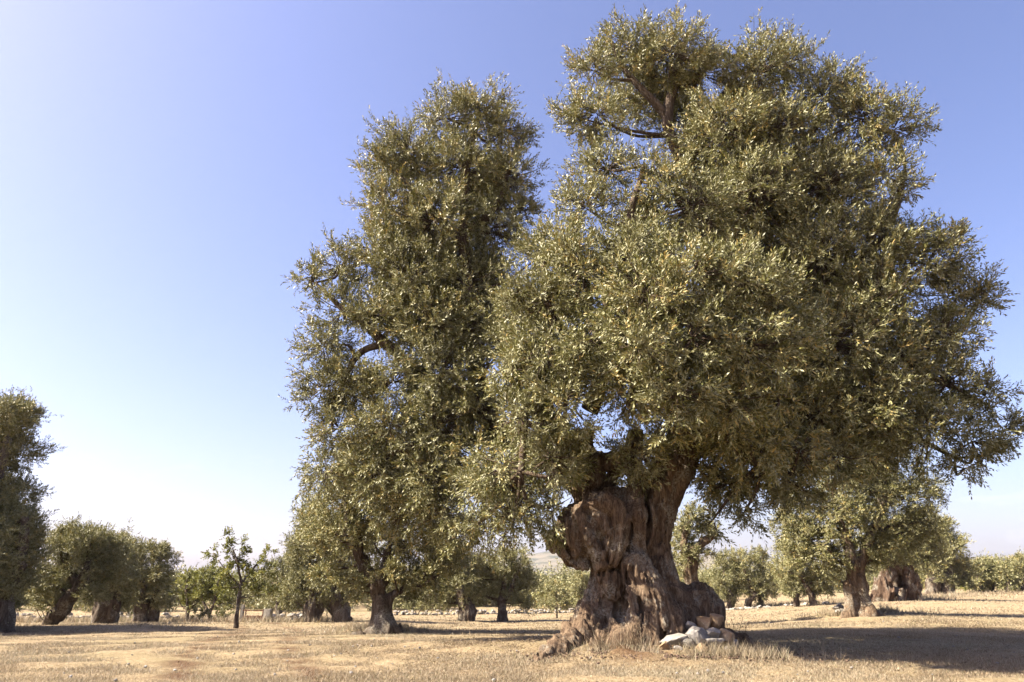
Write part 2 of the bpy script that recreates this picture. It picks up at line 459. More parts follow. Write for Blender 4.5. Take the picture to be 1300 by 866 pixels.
def old_olive():
    base = np.array([tc[0], Y0, float(H(tc[0], Y0))])
    root = empty('olive_tree', base, 'huge ancient olive with a massive twisted hollow trunk, filling the picture', 'tree', 'olive trees of the grove')
    f = Field((tc[0] - 3.4, Y0 - 3.3, -0.35), (tc[0] + 3.6, Y0 + 1.7, 4.0), 0.023)
    ch = lambda pts, k=0.06: f.chain([K(*p) for p in pts], k)
    def el(px, py, dy, rx, ry, rd, k=0.06, cut=False):
        c, m = K(px, py, dy, 1.0); f.blob(c, (rx * m, rd, ry * m), k, cut)
    ch([(800, 838, 0.1, 80), (803, 780, 0.1, 56), (806, 720, 0.1, 45), (806, 680, 0.1, 38), (806, 655, 0.05, 34)], 0.1)
    # roots and buttresses
    ch([(772, 770, -0.25, 34), (742, 808, -0.4, 27), (712, 832, -0.5, 15)])
    f.chain([K(738, 812, -.4, 18)] + [(hit(*p) + [0, 0, dz], r) for p, dz, r in (((708, 830), .03, .15), ((690, 836), -.03, .08), ((672, 841), -.07, .05))], .05)
    ch([(766, 715, -0.2, 15), (762, 760, -0.45, 17), (748, 800, -0.6, 22), (738, 828, -0.8, 18)], 0.04)
    ch([(778, 800, -0.8, 16), (770, 825, -1.0, 20)], 0.04)
    ch([(808, 788, -1.0, 14), (806, 815, -1.05, 22)], 0.03)
    ch([(795, 795, -1.0, 12), (788, 820, -1.1, 18)], 0.03)
    ch([(830, 790, -0.8, 22), (836, 825, -0.9, 28)], 0.04)
    f.roughen(0.050, 2.4, 0.4, 3.1, warp=.2)
    f.roughen(0.065, 5.0, 0.13, 9.7, ridged=True, warp=.30)
    # lit plate, ridge and ribs
    el(776, 733, -0.62, 19, 30, 0.22, 0.04)
    ch([(783, 688, -0.62, 14), (806, 715, -0.80, 18), (828, 752, -0.92, 21), (846, 790, -0.98, 24), (856, 822, -1.0, 26)], 0.035)
    ch([(797, 705, -0.75, 10), (803, 745, -0.92, 11), (806, 780, -1.0, 14)], 0.025)
    ch([(815, 745, -0.9, 12), (822, 785, -1.05, 16), (826, 820, -1.1, 20)], 0.03)
    ch([(833, 700, -0.35, 15), (847, 745, -0.45, 18), (872, 795, -0.5, 28)], 0.05)
    # burl at the right foot
    el(888, 778, -0.25, 30, 35, 0.48, 0.03)
    el(868, 772, -0.3, 24, 28, 0.4, 0.05)
    ch([(900, 812, -0.35, 22), (940, 820, -0.4, 13), (990, 832, -0.4, 5)], 0.05)
    # left burl with its overhanging lip
    el(748, 674, -0.42, 40, 37, 0.58, 0.04)
    el(772, 658, -0.55, 24, 24, 0.36, 0.04)
    el(724, 680, -0.30, 22, 24, 0.36, 0.03)
    el(708, 686, -0.25, 12, 15, 0.25, 0.03)
    ch([(722, 700, -0.6, 8), (738, 716, -0.6, 9)], 0.03)
    ch([(728, 668, -0.80, 8), (738, 648, -0.90, 10), (758, 637, -0.98, 12), (778, 643, -1.02, 13), (788, 662, -1.0, 12), (786, 688, -0.95, 11), (774, 710, -0.85, 11)], 0.025)
    ch([(734, 655, -0.96, 7), (748, 684, -1.0, 8), (764, 714, -0.88, 9)], 0.02)
    ch([(758, 650, -1.02, 8), (772, 672, -1.0, 9), (776, 702, -0.88, 9)], 0.02)
    ch([(726, 672, -0.80, 9), (732, 702, -0.80, 8)], 0.02)
    # middle lobe and right stem
    ch([(806, 700, -0.55, 20), (810, 655, -0.65, 23), (804, 632, -0.5, 17)], 0.04)
    ch([(752, 636, -0.1, 13), (780, 632, -0.3, 12), (806, 648, -0.4, 12)], 0.03)
    ch([(834, 745, 0.0, 21), (829, 690, 0.0, 19), (836, 640, 0.0, 23), (853, 600, 0.0, 25), (872, 560, 0.1, 22), (893, 520, 0.2, 20)], 0.07)
    ch([(838, 735, -0.3, 12), (834, 680, -0.36, 12), (836, 635, -0.40, 14), (848, 590, -0.35, 13)], 0.03)
    ch([(848, 740, -0.3, 9), (842, 690, -0.26, 7), (848, 640, -0.3, 9), (866, 600, -0.3, 11)], 0.03)
    el(822, 652, -0.75, 4.5, 38, 0.42, 0.04, True)
    el(842, 602, -0.55, 5, 10, 0.2, 0.04, True)
    gr = lambda pts, k=0.03: f.groove([K(*p) for p in pts], k)
    el(706, 694, -.3, 7, 8, .14, .02); el(714, 702, -.3, 7, 7, .14, .02); el(724, 710, -.35, 8, 8, .15, .02); el(700, 682, -.2, 6, 7, .12, .02)
    gr([(792, 634, -.75, 5), (799, 665, -.85, 6), (795, 695, -.85, 6), (783, 720, -.78, 6), (762, 728, -.75, 6), (738, 728, -.65, 5)])
    gr([(737, 664, -.98, 4), (739, 690, -1.0, 5), (737, 712, -.92, 4)], .02)
    gr([(744, 650, -1.05, 4), (760, 682, -1.08, 5), (773, 712, -.95, 4)], .02)
    gr([(718, 672, -.62, 3), (722, 695, -.66, 4), (730, 712, -.65, 3)], .02)
    gr([(829, 705, -.82, 4), (848, 742, -.86, 5), (862, 785, -.9, 6), (868, 815, -.95, 6)])
    gr([(757, 722, -.66, 3), (757, 755, -.74, 4), (764, 785, -.85, 5)], .025)
    gr([(796, 712, -.85, 3), (797, 745, -.95, 4), (793, 770, -1.0, 5)], .02)
    gr([(815, 745, -1.0, 3), (815, 785, -1.15, 4), (816, 815, -1.2, 5)], .02)
    gr([(849, 620, -.45, 3), (842, 670, -.40, 4), (846, 720, -.42, 4)], .025)
    # dark hollow at the foot
    el(790, 774, -1.02, 10, 18, 0.40, 0.03, True)
    el(770, 790, -1.0, 7, 12, 0.25, 0.03, True)
    el(846, 815, -1.35, 6, 22, 0.25, 0.04, True)
    # forks
    ch([(752, 650, 0.25, 20), (744, 605, 0.25, 18), (764, 588, 0.15, 13), (794, 583, 0.05, 10), (812, 604, 0.0, 14), (820, 634, 0.0, 20)], 0.05)
    ch([(760, 640, .3, 14), (772, 612, .3, 9), (786, 590, .2, 8)], 0.04)
    ch([(796, 583, .05, 9), (806, 560, .2, 8), (812, 530, .3, 7)], 0.04)
    el(748, 610, .1, 20, 18, .3, .05)
    ch([(744, 605, 0.25, 18), (737, 560, 0.3, 15), (748, 515, 0.2, 13)], 0.05)
    ch([(752, 625, 0.4, 20), (712, 592, 0.9, 16), (670, 570, 1.4, 15)], 0.06)
    f.roughen(0.026, 3.4, 0.4, 3.1, warp=.2)
    f.roughen(0.034, 7.5, 0.14, 9.7, ridged=True, warp=.35)
    f.roughen(0.024, 13.0, 0.14, 5.2, ridged=True, warp=.30)
    f.roughen(0.014, 19.0, 0.5, 15.2, o=1)
    V, F = f.mesh()
    mesh_np('trunk', V, F, M_bark, root, smooth=True)

    # limbs above the fork
    T = Tubes()
    limbs = [
        [(893, 525, .2, 19), (905, 450, .3, 15), (905, 370, .4, 12), (895, 280, .5, 10), (868, 205, .5, 9), (846, 150, .5, 7), (862, 95, .5, 4.5), (870, 50, .6, 2)],
        [(846, 150, .5, 6), (818, 115, .4, 5), (790, 85, .4, 3.5), (775, 50, .5, 1.5)],
        [(868, 205, .5, 6), (900, 150, .8, 5), (935, 95, 1, 3)],
        [(903, 390, .4, 11), (950, 300, .8, 9), (1000, 210, 1, 6.5), (1050, 140, 1, 3)],
        [(896, 500, .3, 13), (965, 430, .7, 11), (1045, 365, .8, 9), (1120, 300, .6, 6), (1150, 220, .5, 3)],
        [(965, 430, .7, 9), (1050, 440, .6, 8), (1140, 460, .5, 6), (1225, 500, .5, 3)],
        [(890, 540, .2, 12), (960, 520, .6, 9), (1040, 520, .8, 7), (1130, 540, .6, 4), (1210, 580, .5, 2)],
        [(748, 520, .2, 12), (765, 470, -.1, 10), (772, 420, -.5, 9), (780, 350, -1, 7), (800, 280, -1, 5), (820, 210, -.8, 3)],
        [(765, 470, -.1, 8), (720, 430, -.9, 6.5), (690, 370, -1.2, 5), (690, 320, -1.3, 2.5)],
        [(772, 430, -.4, 8), (840, 400, -1.3, 6.5), (910, 370, -1.6, 5), (960, 360, -1.6, 3)],
        [(880, 565, 0, 10), (860, 520, -.8, 8), (850, 470, -1.6, 6), (900, 440, -1.9, 4)],
        [(740, 570, .3, 11), (700, 540, -.5, 8), (670, 520, -1.1, 6), (660, 600, -1.2, 4)],
        [(880, 575, -.1, 8), (925, 560, -.5, 6), (960, 590, -.7, 4), (1010, 590, -.5, 2)],
        [(672, 571, 1.4, 14.5), (628, 545, 1.8, 13.5), (607, 490, 2, 12), (596, 400, 2, 10), (588, 300, 2, 7.5), (595, 200, 2, 5), (610, 140, 2, 2.5)],
        [(615, 520, 1.9, 9), (545, 480, 1.9, 8), (490, 435, 1.9, 6.5), (445, 400, 1.9, 4), (400, 360, 1.9, 2)],
        [(490, 435, 1.9, 5), (450, 455, 1.9, 4), (425, 520, 1.9, 2.5)],
        [(588, 310, 2, 6), (540, 260, 2, 5), (500, 220, 2, 3)],
        [(596, 400, 2, 6), (530, 350, 1.9, 5), (480, 310, 2, 3)],
        [(588, 300, 2, 5), (630, 260, 2, 4), (650, 210, 2, 2)],
        [(640, 555, 1.7, 9), (570, 560, 1.4, 7), (510, 570, 1.4, 5), (450, 600, 1.8, 2.5)],
    ]
    limb_pts = []; LT = []
    for li, L in enumerate(limbs):
        P, R = zip(*[K(*q) for q in L])
        P, R = spline(P, R, 7)
        P = P + 0.05 * np.stack([vnoise(P * 1.7 + 3), vnoise(P * 1.7 + 31), vnoise(P * 1.7 + 57)], -1)
        T = Tubes(); LT.append(T)
        T.add(P, R, 9, 0.22)
        limb_pts.append(np.c_[P, R, np.full(len(P), li)])
    limb_pts = np.concatenate(limb_pts)
    # px, py, radius px, depth
    C = [  # top right mass
        (800, 60, 52, .4), (755, 90, 42, .2), (850, 70, 50, .6), (758, 145, 44, 0), (890, 95, 50, .9), (735, 150, 28, .2),
        (960, 95, 52, 1.0), (1000, 80, 38, 1.2), (1045, 125, 52, 1.0), (1095, 150, 50, .6), (1135, 165, 36, .5), (1125, 225, 50, .4), (920, 165, 62, .3), (985, 165, 62, .6),
        # middle
        (830, 225, 46, -.4), (770, 215, 45, -.2), (745, 265, 48, -.9), (715, 310, 45, -1.3), (880, 260, 66, -.5), (960, 245, 70, .3), (1045, 235, 70, .5), (1120, 300, 62, .4),
        (1175, 335, 52, .4), (1205, 310, 30, .5), (1215, 375, 48, .5), (1245, 380, 26, .5), (1195, 425, 50, .5), (1040, 330, 75, .6), (1110, 385, 70, .6), (1060, 440, 74, .6), (1140, 455, 62, .5),
        (1205, 485, 48, .5), (1250, 505, 38, .5), (1275, 545, 26, .5), (1235, 560, 42, .5), (1180, 545, 50, .5), (1110, 515, 60, .5), (1040, 520, 62, .6), (980, 470, 64, .8), (1225, 595, 22, .5),
        # sunlit front mass
        (690, 385, 48, -1.6), (655, 375, 28, -1.5), (740, 350, 58, -1.8), (800, 320, 58, -1.8), (820, 375, 62, -2.2), (880, 350, 62, -2.2), (945, 355, 56, -2.0), (990, 380, 48, -1.8), (1005, 430, 46, -1.6),
        (690, 450, 58, -1.7), (650, 470, 40, -1.5), (745, 430, 50, -2.2), (810, 440, 52, -2.4), (880, 430, 62, -2.4), (945, 440, 60, -2.2), (660, 530, 54, -1.5), (720, 510, 56, -1.9), (800, 500, 42, -2.2), (860, 500, 56, -2.3),
        (935, 510, 58, -2.0), (990, 500, 46, -1.5), (640, 590, 48, -1.0), (700, 580, 48, -1.4), (708, 600, 28, -1.3), (655, 650, 40, -.9), (700, 645, 34, -1.0), (848, 545, 30, -1.7), (915, 548, 40, -1.4), (960, 565, 52, -1.0),
        (1015, 570, 48, -.3), (925, 615, 34, .1), (945, 650, 22, .1), (1000, 610, 36, .2), (905, 660, 20, .2), (1060, 580, 44, .4), (770, 470, 26, -2.0), (905, 610, 30, .5), (782, 600, 16, 1.2), (765, 620, 14, 1.1), (800, 575, 18, 1.0), (610, 625, 40, -.2),
        # left mass
        (610, 140, 46, 2), (565, 150, 40, 2), (640, 165, 36, 2), (520, 190, 48, 2), (585, 215, 62, 2), (650, 225, 36, 2), (485, 205, 28, 2), (490, 260, 48, 2), (550, 285, 66, 1.8), (625, 290, 54, 2.1), (665, 265, 24, 2), (680, 330, 38, .9), (662, 395, 42, .9), (640, 440, 36, 1.0),
        (475, 320, 48, 2), (520, 350, 60, 1.7), (595, 360, 62, 2.1), (430, 340, 34, 2), (395, 352, 20, 2), (435, 395, 42, 1.9), (480, 400, 44, 1.6), (550, 410, 62, 1.5), (610, 425, 50, 1.9), (410, 440, 36, 1.9),
        (445, 480, 46, 1.8), (500, 485, 40, 1.5), (560, 475, 54, 1.3), (410, 495, 34, 1.9), (430, 545, 46, 1.9), (495, 540, 54, 1.4), (560, 540, 56, 1.2), (610, 520, 40, 1.4), (415, 600, 40, 2.0), (480, 600, 52, 1.6), (550, 605, 54, 1.2), (600, 580, 40, 1.0),
        (560, 650, 44, 1.2), (510, 650, 40, 1.6), (620, 670, 34, .6), (590, 672, 26, 1.0),
    ]
    clumps = []
    for px, py, r, dy in C:
        if px > 800: dy -= 0.55
        if px > 980 and py > 380: dy -= 0.3
        Y = Y0 + dy; m = mpp(px, py, Y)
        c = at(px, py, Y); rr = r * m * (.93 if r > 40 else 1.0) * rng.uniform(.88, 1.06)
        up = .45 if py < 420 else (.1 if py < 560 else -.35)
        clumps.append((c, (rr, rr, rr * 0.95), up))
        if r >= 46:                         # the crown is as deep as it is wide
            back = c + np.array([rng.normal(0, .35), rng.uniform(1.1, 1.9) if dy > 0 else rng.uniform(1.4, 2.4), rng.normal(-.1, .3)])
            clumps.append((back, (rr, rr * 1.1, rr), up))
            if py < 520 and r > 60 and dy < 0.6:
                far = back + np.array([rng.normal(0, .4), rng.uniform(1.3, 1.9), rng.normal(-.2, .3)])
                clumps.append((far, (rr, rr * 1.1, rr), up))
    for ci, (c, r, up) in enumerate(clumps):
        d = np.linalg.norm(limb_pts[:, :3] - c, axis=1) + 0.8 * np.maximum(0, limb_pts[:, 2] - c[2] + 0.2)
        j = int(np.argmin(d)); p0 = limb_pts[j, :3]
        mid = (p0 + c) / 2 + np.array([0, 0, -0.12]) + rng.normal(scale=0.1, size=3)
        P, R = spline([p0, mid, c], [min(0.05, limb_pts[j, 3] * .7), 0.032, 0.018], 5)
        T = LT[int(limb_pts[j, 4])]; T.add(P, R, 5, 0.1)
        clumps[ci] = (c, r, up, T)
    V, F, t = foliage(clumps, 0.103, 0.0245, cover=4.3, nl=14, twig=LT[0], sl=(0.2, 0.42), up=0.4, shell=0.55)
    # openings in the foliage through which the sun reaches the trunk
    cen = V.reshape(-1, 4, 3).mean(1); keep = np.ones(len(cen), bool)
    for px, py, dy, rad in [(792, 692, -.85, .27), (814, 722, -.95, .33), (834, 758, -1.0, .30), (778, 735, -.85, .26), (744, 798, -.7, .28), (724, 822, -.7, .3), (800, 818, -1.2, .3), (768, 648, -.95, .16), (740, 690, -.9, .12)]:
        q = cen - at(px, py, Y0 + dy); tt = q @ SD
        dist = np.linalg.norm(q - tt[:, None] * SD, axis=1)
        keep &= ~((tt > 0.1) & (dist < rad * (0.8 + .35 * vnoise(cen * 2.5))) & (rng.random(len(cen)) < .96))
    V = V.reshape(-1, 4, 3)[keep].reshape(-1, 3); F = np.arange(len(V)).reshape(-1, 4); t = t[keep]
    for T in LT: T.build('limb', M_barkt, root)
    mesh_np('crown', V, F, M_leaf, root, tint=t)
    print('old olive: clumps', len(clumps), 'leaves', len(F))
    return root
old_olive()

# ------------------------------------------------------------------ the other trees
def tree(name, label, base, clumps, trunks, group='olive trees of the grove', leaf=M_leafb, bark=M_barkb, cover=4.0, deep=True,
         lf=2.2, ratio=0.30, nl=10, up=0.3, spread=1.0, Y=None, shell=0.62, cat='tree', gnarl=1.0):
    """base: foot pixel; clumps: (px, py, r px[, dy]); trunks: chains of (px, py, dy, r px)"""
    b = hit(*base)
    if Y is not None:
        b = at(base[0], base[1], Y); b[2] = float(H(b[0], b[1]))
    D = b[1]
    root = empty(name, b, label, cat, group)
    m0 = mpp(base[0], base[1], D)
    ll = max(0.085, lf * m0 * 1.27)
    P_all = []
    for ch in trunks:
        for (px, py, dy, r) in ch:
            P_all.append((at(px, py, D + dy), r * mpp(px, py, D)))
    P = np.array([p for p, r in P_all]); R = max(r for p, r in P_all)
    res = max(0.03, 0.8 * m0)
    lo = P.min(0) - R * 1.3 - 4 * res; hi = P.max(0) + R * 1.3 + 4 * res
    f = Field(lo, hi, res)
    for ch in trunks:
        f.chain([(at(px, py, D + dy), .88 * r * mpp(px, py, D)) for px, py, dy, r in ch], k=0.22 * R)
    f.roughen(0.2 * R * gnarl, 0.9 / R, 0.4, 2.2, warp=.3 * R); f.roughen(0.15 * R * gnarl, 2.0 / R, 0.2, 7.1, ridged=True, warp=.4 * R)
    V, F = f.mesh()
    mesh_np('trunk', V, F, bark, root, smooth=True)
    T = Tubes(); cl = []
    for c in clumps:
        px, py, r = c[:3]; dy = c[3] if len(c) > 3 else rng.uniform(-0.5, 0.5) * r * m0
        m = mpp(px, py, D + dy); rr = r * m * .9
        p = at(px, py, D + dy); cl.append((p, (rr, rr, rr)))
        if deep:
            cl.append((p + np.array([rng.normal(0, .25) * rr, rng.uniform(.9, 1.5) * rr, rng.normal(0, .2) * rr]), (rr, rr, rr * .95)))
    for p, r in cl:
        d = np.linalg.norm(P - p, axis=1) + 1.2 * np.maximum(0, P[:, 2] - p[2]); j = int(np.argmin(d))
        mid = (P[j] + p) / 2 + np.array([0, 0, -0.1 * r[0]]) + rng.normal(scale=.08 * r[0], size=3)
        Q, RR = spline([P[j], mid, p], [min(P_all[j][1] * .55, .12 * r[0]), .06 * r[0], .03 * r[0]], 5)
        T.add(Q, RR, 5, 0.1)
    V, F, t = foliage(cl, ll, ll * ratio, cover=cover, nl=nl, sl=(ll * 1.6, ll * 3.2), up=up, spread=spread, shell=shell)
    T.build('branches', M_barkt, root)
    mesh_np('crown', V, F, leaf, root, tint=t)
    return root

G = 'olive trees of the grove'
# left edge: tall dark tree
tree('olive_tree', 'tall dark olive cut off by the left edge, much taller than its neighbours', (2, 792),
     [(x_ - 18, y_ + 2, r_ * 1.04) for x_, y_, r_ in [(28, 525, 26), (-25, 535, 46), (48, 520, 13), (5, 570, 40), (-45, 600, 56), (12, 625, 34), (-18, 660, 52), (28, 665, 28), (8, 700, 42), (-45, 690, 56), (40, 680, 18), (50, 655, 10), (-8, 735, 42), (18, 742, 26), (-55, 740, 48), (5, 768, 20), (-80, 640, 60), (-80, 560, 50), (-130, 530, 60), (-140, 600, 90), (-150, 690, 80), (-110, 540, 60), (-60, 520, 44)]],  # unseen crown beyond the left edge is widened to shade the visible side
     [[(-2, 803, 0, 22), (2, 770, 0, 17), (-5, 720, 0, 14), (-10, 640, .2, 9), (5, 560, .2, 5)], [(2, 765, 0, 11), (22, 720, 0, 7), (30, 660, 0, 4)]], cover=5.5, shell=.45, Y=21.5)
tree('olive_tree', 'yellowish olive on a slanting trunk, beside the tall dark one', (72, 790),
     [(95, 690, 28), (75, 685, 22), (115, 690, 26), (135, 695, 20), (70, 715, 24), (100, 720, 30), (125, 720, 26), (60, 740, 18), (85, 745, 20), (50, 755, 16), (75, 680, 14), (66, 762, 14), (44, 768, 10), (118, 752, 16)],
     [[(62, 794, 0, 10), (76, 775, 0, 10), (92, 755, 0, 9), (106, 738, 0, 7), (112, 715, 0, 5)], [(100, 745, 0, 6), (80, 715, .2, 4)]], Y=27)
tree('olive_tree', 'round olive on a thick dark upright trunk behind the slanting one', (132, 789),
     [(145, 695, 24), (130, 705, 24), (150, 725, 22), (135, 735, 24), (155, 745, 16), (118, 740, 18), (140, 755, 18), (124, 757, 13), (150, 765, 12)],
     [[(128, 794, 0, 15), (131, 775, 0, 13), (136, 750, 0, 11), (140, 715, 0, 6)], [(140, 792, 0, 10), (146, 765, 0, 9), (152, 735, 0, 5)]], Y=31)
tree('olive_tree', 'dark olive with upright rounded crown, left of the bright green fruit trees', (182, 788),
     [(165, 705, 20), (195, 705, 19), (205, 700, 12), (175, 725, 22), (200, 730, 17), (185, 745, 22), (165, 750, 16), (205, 755, 12), (186, 765, 14), (170, 768, 11), (204, 768, 9)],
     [[(178, 792, 0, 9), (180, 772, 0, 7), (182, 740, 0, 5)], [(196, 790, .3, 6), (195, 765, .3, 5), (198, 735, .3, 3)]], Y=35)
fr = 'fruit trees by the gate'
tree('fruit_tree', 'low bright green fruit tree nearest the dark olive', (238, 788),
     [(238, 735, 14), (228, 745, 12), (250, 740, 13), (240, 755, 14), (225, 758, 10), (252, 757, 12), (240, 768, 9)],
     [[(238, 791, 0, 2.6), (238, 775, 0, 2.2), (237, 750, 0, 1.5)]], fr, M_citrus, ratio=.5, lf=2.2, cover=2.2)
tree('fruit_tree', 'bushy green fruit tree with low forking stems, behind the slender one', (266, 788),
     [(268, 725, 13), (258, 735, 14), (278, 735, 14), (265, 748, 16), (285, 752, 13), (255, 757, 11), (275, 765, 12), (290, 765, 8)],
     [[(266, 791, 0, 2.5), (265, 778, 0, 2.4), (258, 764, 0, 1.6), (255, 750, 0, 1.2)], [(266, 780, 0, 2), (272, 765, 0, 1.5), (276, 745, 0, 1)]], fr, M_citrus, ratio=.5, lf=2.2, cover=2.4)
tree('fruit_tree', 'slender young fruit tree with thin shoots, standing out in the open field', (300, 798),
     [(270, 702, 9), (280, 705, 8), (290, 690, 6), (289, 680, 4), (293, 700, 8), (310, 700, 7), (311, 690, 5), (300, 715, 12), (285, 722, 11), (315, 718, 12), (333, 710, 8), (342, 700, 6), (330, 722, 12), (345, 722, 9), (300, 735, 11), (320, 738, 12), (338, 742, 11), (345, 752, 8), (285, 745, 10), (322, 752, 9), (297, 750, 6)],
     [[(299, 803, 0, 3.6), (301, 780, 0, 3), (303, 760, 0, 2.6), (306, 740, 0, 2), (302, 715, 0, 1.3), (291, 685, 0, .8)], [(306, 742, 0, 1.6), (318, 725, .1, 1.2), (335, 708, .1, .7)], [(305, 745, 0, 1.5), (290, 728, -.1, 1), (272, 705, -.1, .6)]],
     fr, M_citrus, ratio=.5, lf=1.7, cover=3.4, nl=8, deep=False, shell=.3)
tree('olive_tree', 'pale olive behind the slender fruit tree, its foliage near the ground', (352, 786),
     [(352, 720, 14), (365, 725, 14), (345, 740, 14), (362, 748, 16), (348, 760, 12), (370, 765, 12)],
     [[(354, 790, 0, 5), (354, 770, 0, 4), (355, 740, 0, 3)]])
tree('olive_tree', 'broad pale olive with two dark trunks, left of the one whose root mound is bare', (412, 790),
     [(395, 655, 26), (380, 690, 22), (405, 690, 28), (430, 670, 28), (385, 725, 24), (415, 725, 28), (440, 720, 26), (375, 745, 18), (400, 750, 18), (450, 690, 26), (370, 705, 12), (365, 760, 12), (425, 748, 18), (395, 756, 14), (412, 762, 13), (440, 757, 12)],
     [[(396, 794, 0, 13), (397, 775, 0, 12), (400, 750, 0, 10), (405, 710, 0, 6)], [(433, 794, 0, 15), (431, 775, 0, 12), (424, 755, 0, 9), (428, 715, 0, 6)]])
tree('olive_tree', 'golden leaved olive with forked limbs on a bare root mound, left of the huge one', (485, 803),
     [(440, 590, 42), (480, 570, 44), (420, 635, 40), (465, 630, 46), (510, 610, 44), (550, 640, 42), (430, 685, 40), (475, 690, 34, 1.2), (520, 680, 42), (560, 690, 34), (410, 725, 24), (445, 735, 24), (515, 735, 30), (550, 730, 28), (490, 740, 22, 1), (470, 728, 16, -.3), (500, 728, 18, -.6), (455, 750, 14), (530, 752, 16), (400, 670, 26), (575, 715, 20)],
     [[(484, 812, 0, 24), (485, 795, 0, 15), (484, 770, 0, 11), (478, 745, 0, 9), (462, 715, 0, 8), (448, 680, 0, 6), (440, 630, 0, 4)], [(484, 765, 0, 10), (505, 752, 0, 6), (535, 742, 0, 4)], [(480, 750, 0, 8), (492, 705, .2, 6), (500, 650, .3, 4)], [(470, 806, -.3, 9), (452, 808, -.5, 4)], [(496, 800, -.2, 10), (506, 808, -.3, 5)]],
     bark=M_barkb, cover=2.5, up=0.15)
tree('olive_tree', 'dark olive with a short stump-like trunk, beside the round topped olive on its right', (592, 789),
     [(560, 700, 26), (580, 710, 24), (560, 735, 26), (590, 735, 20), (545, 750, 20), (570, 755, 18), (600, 715, 14), (592, 757, 14), (605, 752, 10), (560, 765, 10)],
     [[(592, 794, 0, 14), (592, 778, 0, 13), (590, 768, 0, 11), (580, 740, 0, 6)]])
tree('olive_tree', 'round topped olive on one short straight trunk, left of the huge one', (638, 789),
     [(615, 715, 18), (640, 712, 18), (660, 715, 16), (605, 735, 16), (630, 735, 20), (655, 735, 20), (670, 745, 13), (610, 755, 14), (665, 765, 12), (595, 750, 12), (635, 755, 14), (650, 755, 14)],
     [[(638, 793, 0, 8), (638, 778, 0, 6), (637, 762, 0, 5), (640, 735, 0, 3)], [(638, 765, 0, 4), (648, 750, 0, 3), (655, 730, 0, 2)]])
tree('olive_tree', 'small young olive with a thin stem in front of the hill', (707, 785),
     [(707, 748, 10), (698, 757, 9), (716, 757, 10), (706, 765, 11), (692, 768, 7), (720, 768, 6)],
     [[(707, 788, 0, 1.6), (707, 772, 0, 1.3), (707, 755, 0, 1)]], lf=2.0, cover=2.2)
tree('olive_tree', 'light green olive showing past the left side of the huge trunk', (736, 778),
     [(735, 735, 12), (742, 745, 12), (732, 755, 11), (742, 762, 10)], [[(738, 782, 0, 3), (738, 765, 0, 2.5), (738, 745, 0, 1.5)]])
tree('olive_tree', 'olive with a bare leaning trunk seen just past the right of the huge trunk', (882, 783),
     [(875, 668, 18), (890, 660, 16), (868, 690, 18), (880, 705, 14), (905, 672, 12), (862, 715, 14), (900, 700, 8)],
     [[(885, 790, 0, 13), (881, 755, 0, 9), (876, 725, 0, 8), (881, 700, 0, 6.5), (893, 688, 0, 5), (908, 680, 0, 3)], [(878, 715, 0, 5), (868, 690, 0, 4), (870, 670, 0, 3)]], bark=M_bark, Y=24)
tree('olive_tree', 'pale low olive with sprawling pale trunk, right of the old foot burl', (944, 773),
     [(920, 715, 16), (940, 710, 16), (915, 735, 17), (938, 730, 18), (958, 740, 14), (910, 752, 12), (930, 752, 13)],
     [[(925, 776, 0, 5), (930, 763, 0, 4), (922, 745, 0, 3)], [(948, 776, 0, 5), (950, 764, 0, 4.5), (958, 755, 0, 3.5), (950, 735, 0, 2)]])
tree('olive_tree', 'olive with a narrow upright crown behind the low pale one', (968, 771),
     [(968, 708, 13), (975, 725, 13), (965, 740, 14), (978, 748, 10), (962, 755, 10)], [[(966, 773, .5, 4), (966, 755, .5, 3.5), (968, 730, .5, 2.5)]])
tree('olive_tree', 'pale olive on a thin leaning trunk, left of the two-tone trunk', (1032, 769),
     [(1005, 700, 18), (1025, 705, 18), (1000, 725, 18), (1022, 730, 18), (1040, 735, 16), (1005, 748, 12), (1035, 752, 11), (1050, 748, 10)],
     [[(1034, 772, 0, 6), (1030, 757, 0, 4.5), (1022, 740, 0, 3.5), (1015, 715, 0, 2)], [(1012, 768, .4, 4), (1010, 750, .4, 3)]])
tree('olive_tree', 'large spreading olive with a two-tone trunk and pale stones at its foot', (1090, 782),
     [(1100, 575, 40), (1140, 585, 40), (1060, 605, 38), (1105, 625, 42), (1150, 630, 40), (1180, 615, 26), (1020, 640, 34), (1065, 655, 38), (1110, 670, 38), (1155, 675, 34), (1005, 665, 24), (1040, 690, 28), (1130, 700, 26), (1060, 710, 20), (1180, 660, 24), (1120, 560, 26), (1020, 685, 24), (1090, 700, 22), (1070, 712, 18), (1108, 712, 18), (1050, 725, 14), (1010, 705, 16)],
     [[(1080, 792, 0, 17), (1081, 770, 0, 10), (1080, 745, 0, 9), (1082, 718, 0, 9), (1075, 680, 0, 6), (1060, 640, 0, 4)], [(1098, 792, -.1, 17), (1096, 772, 0, 9), (1092, 745, 0, 8), (1092, 715, 0, 8), (1110, 670, 0, 5), (1130, 620, 0, 4)], [(1105, 782, -.2, 13), (1118, 788, -.2, 8), (1130, 790, -.2, 3)]],
     bark=M_bark, cover=2.6)
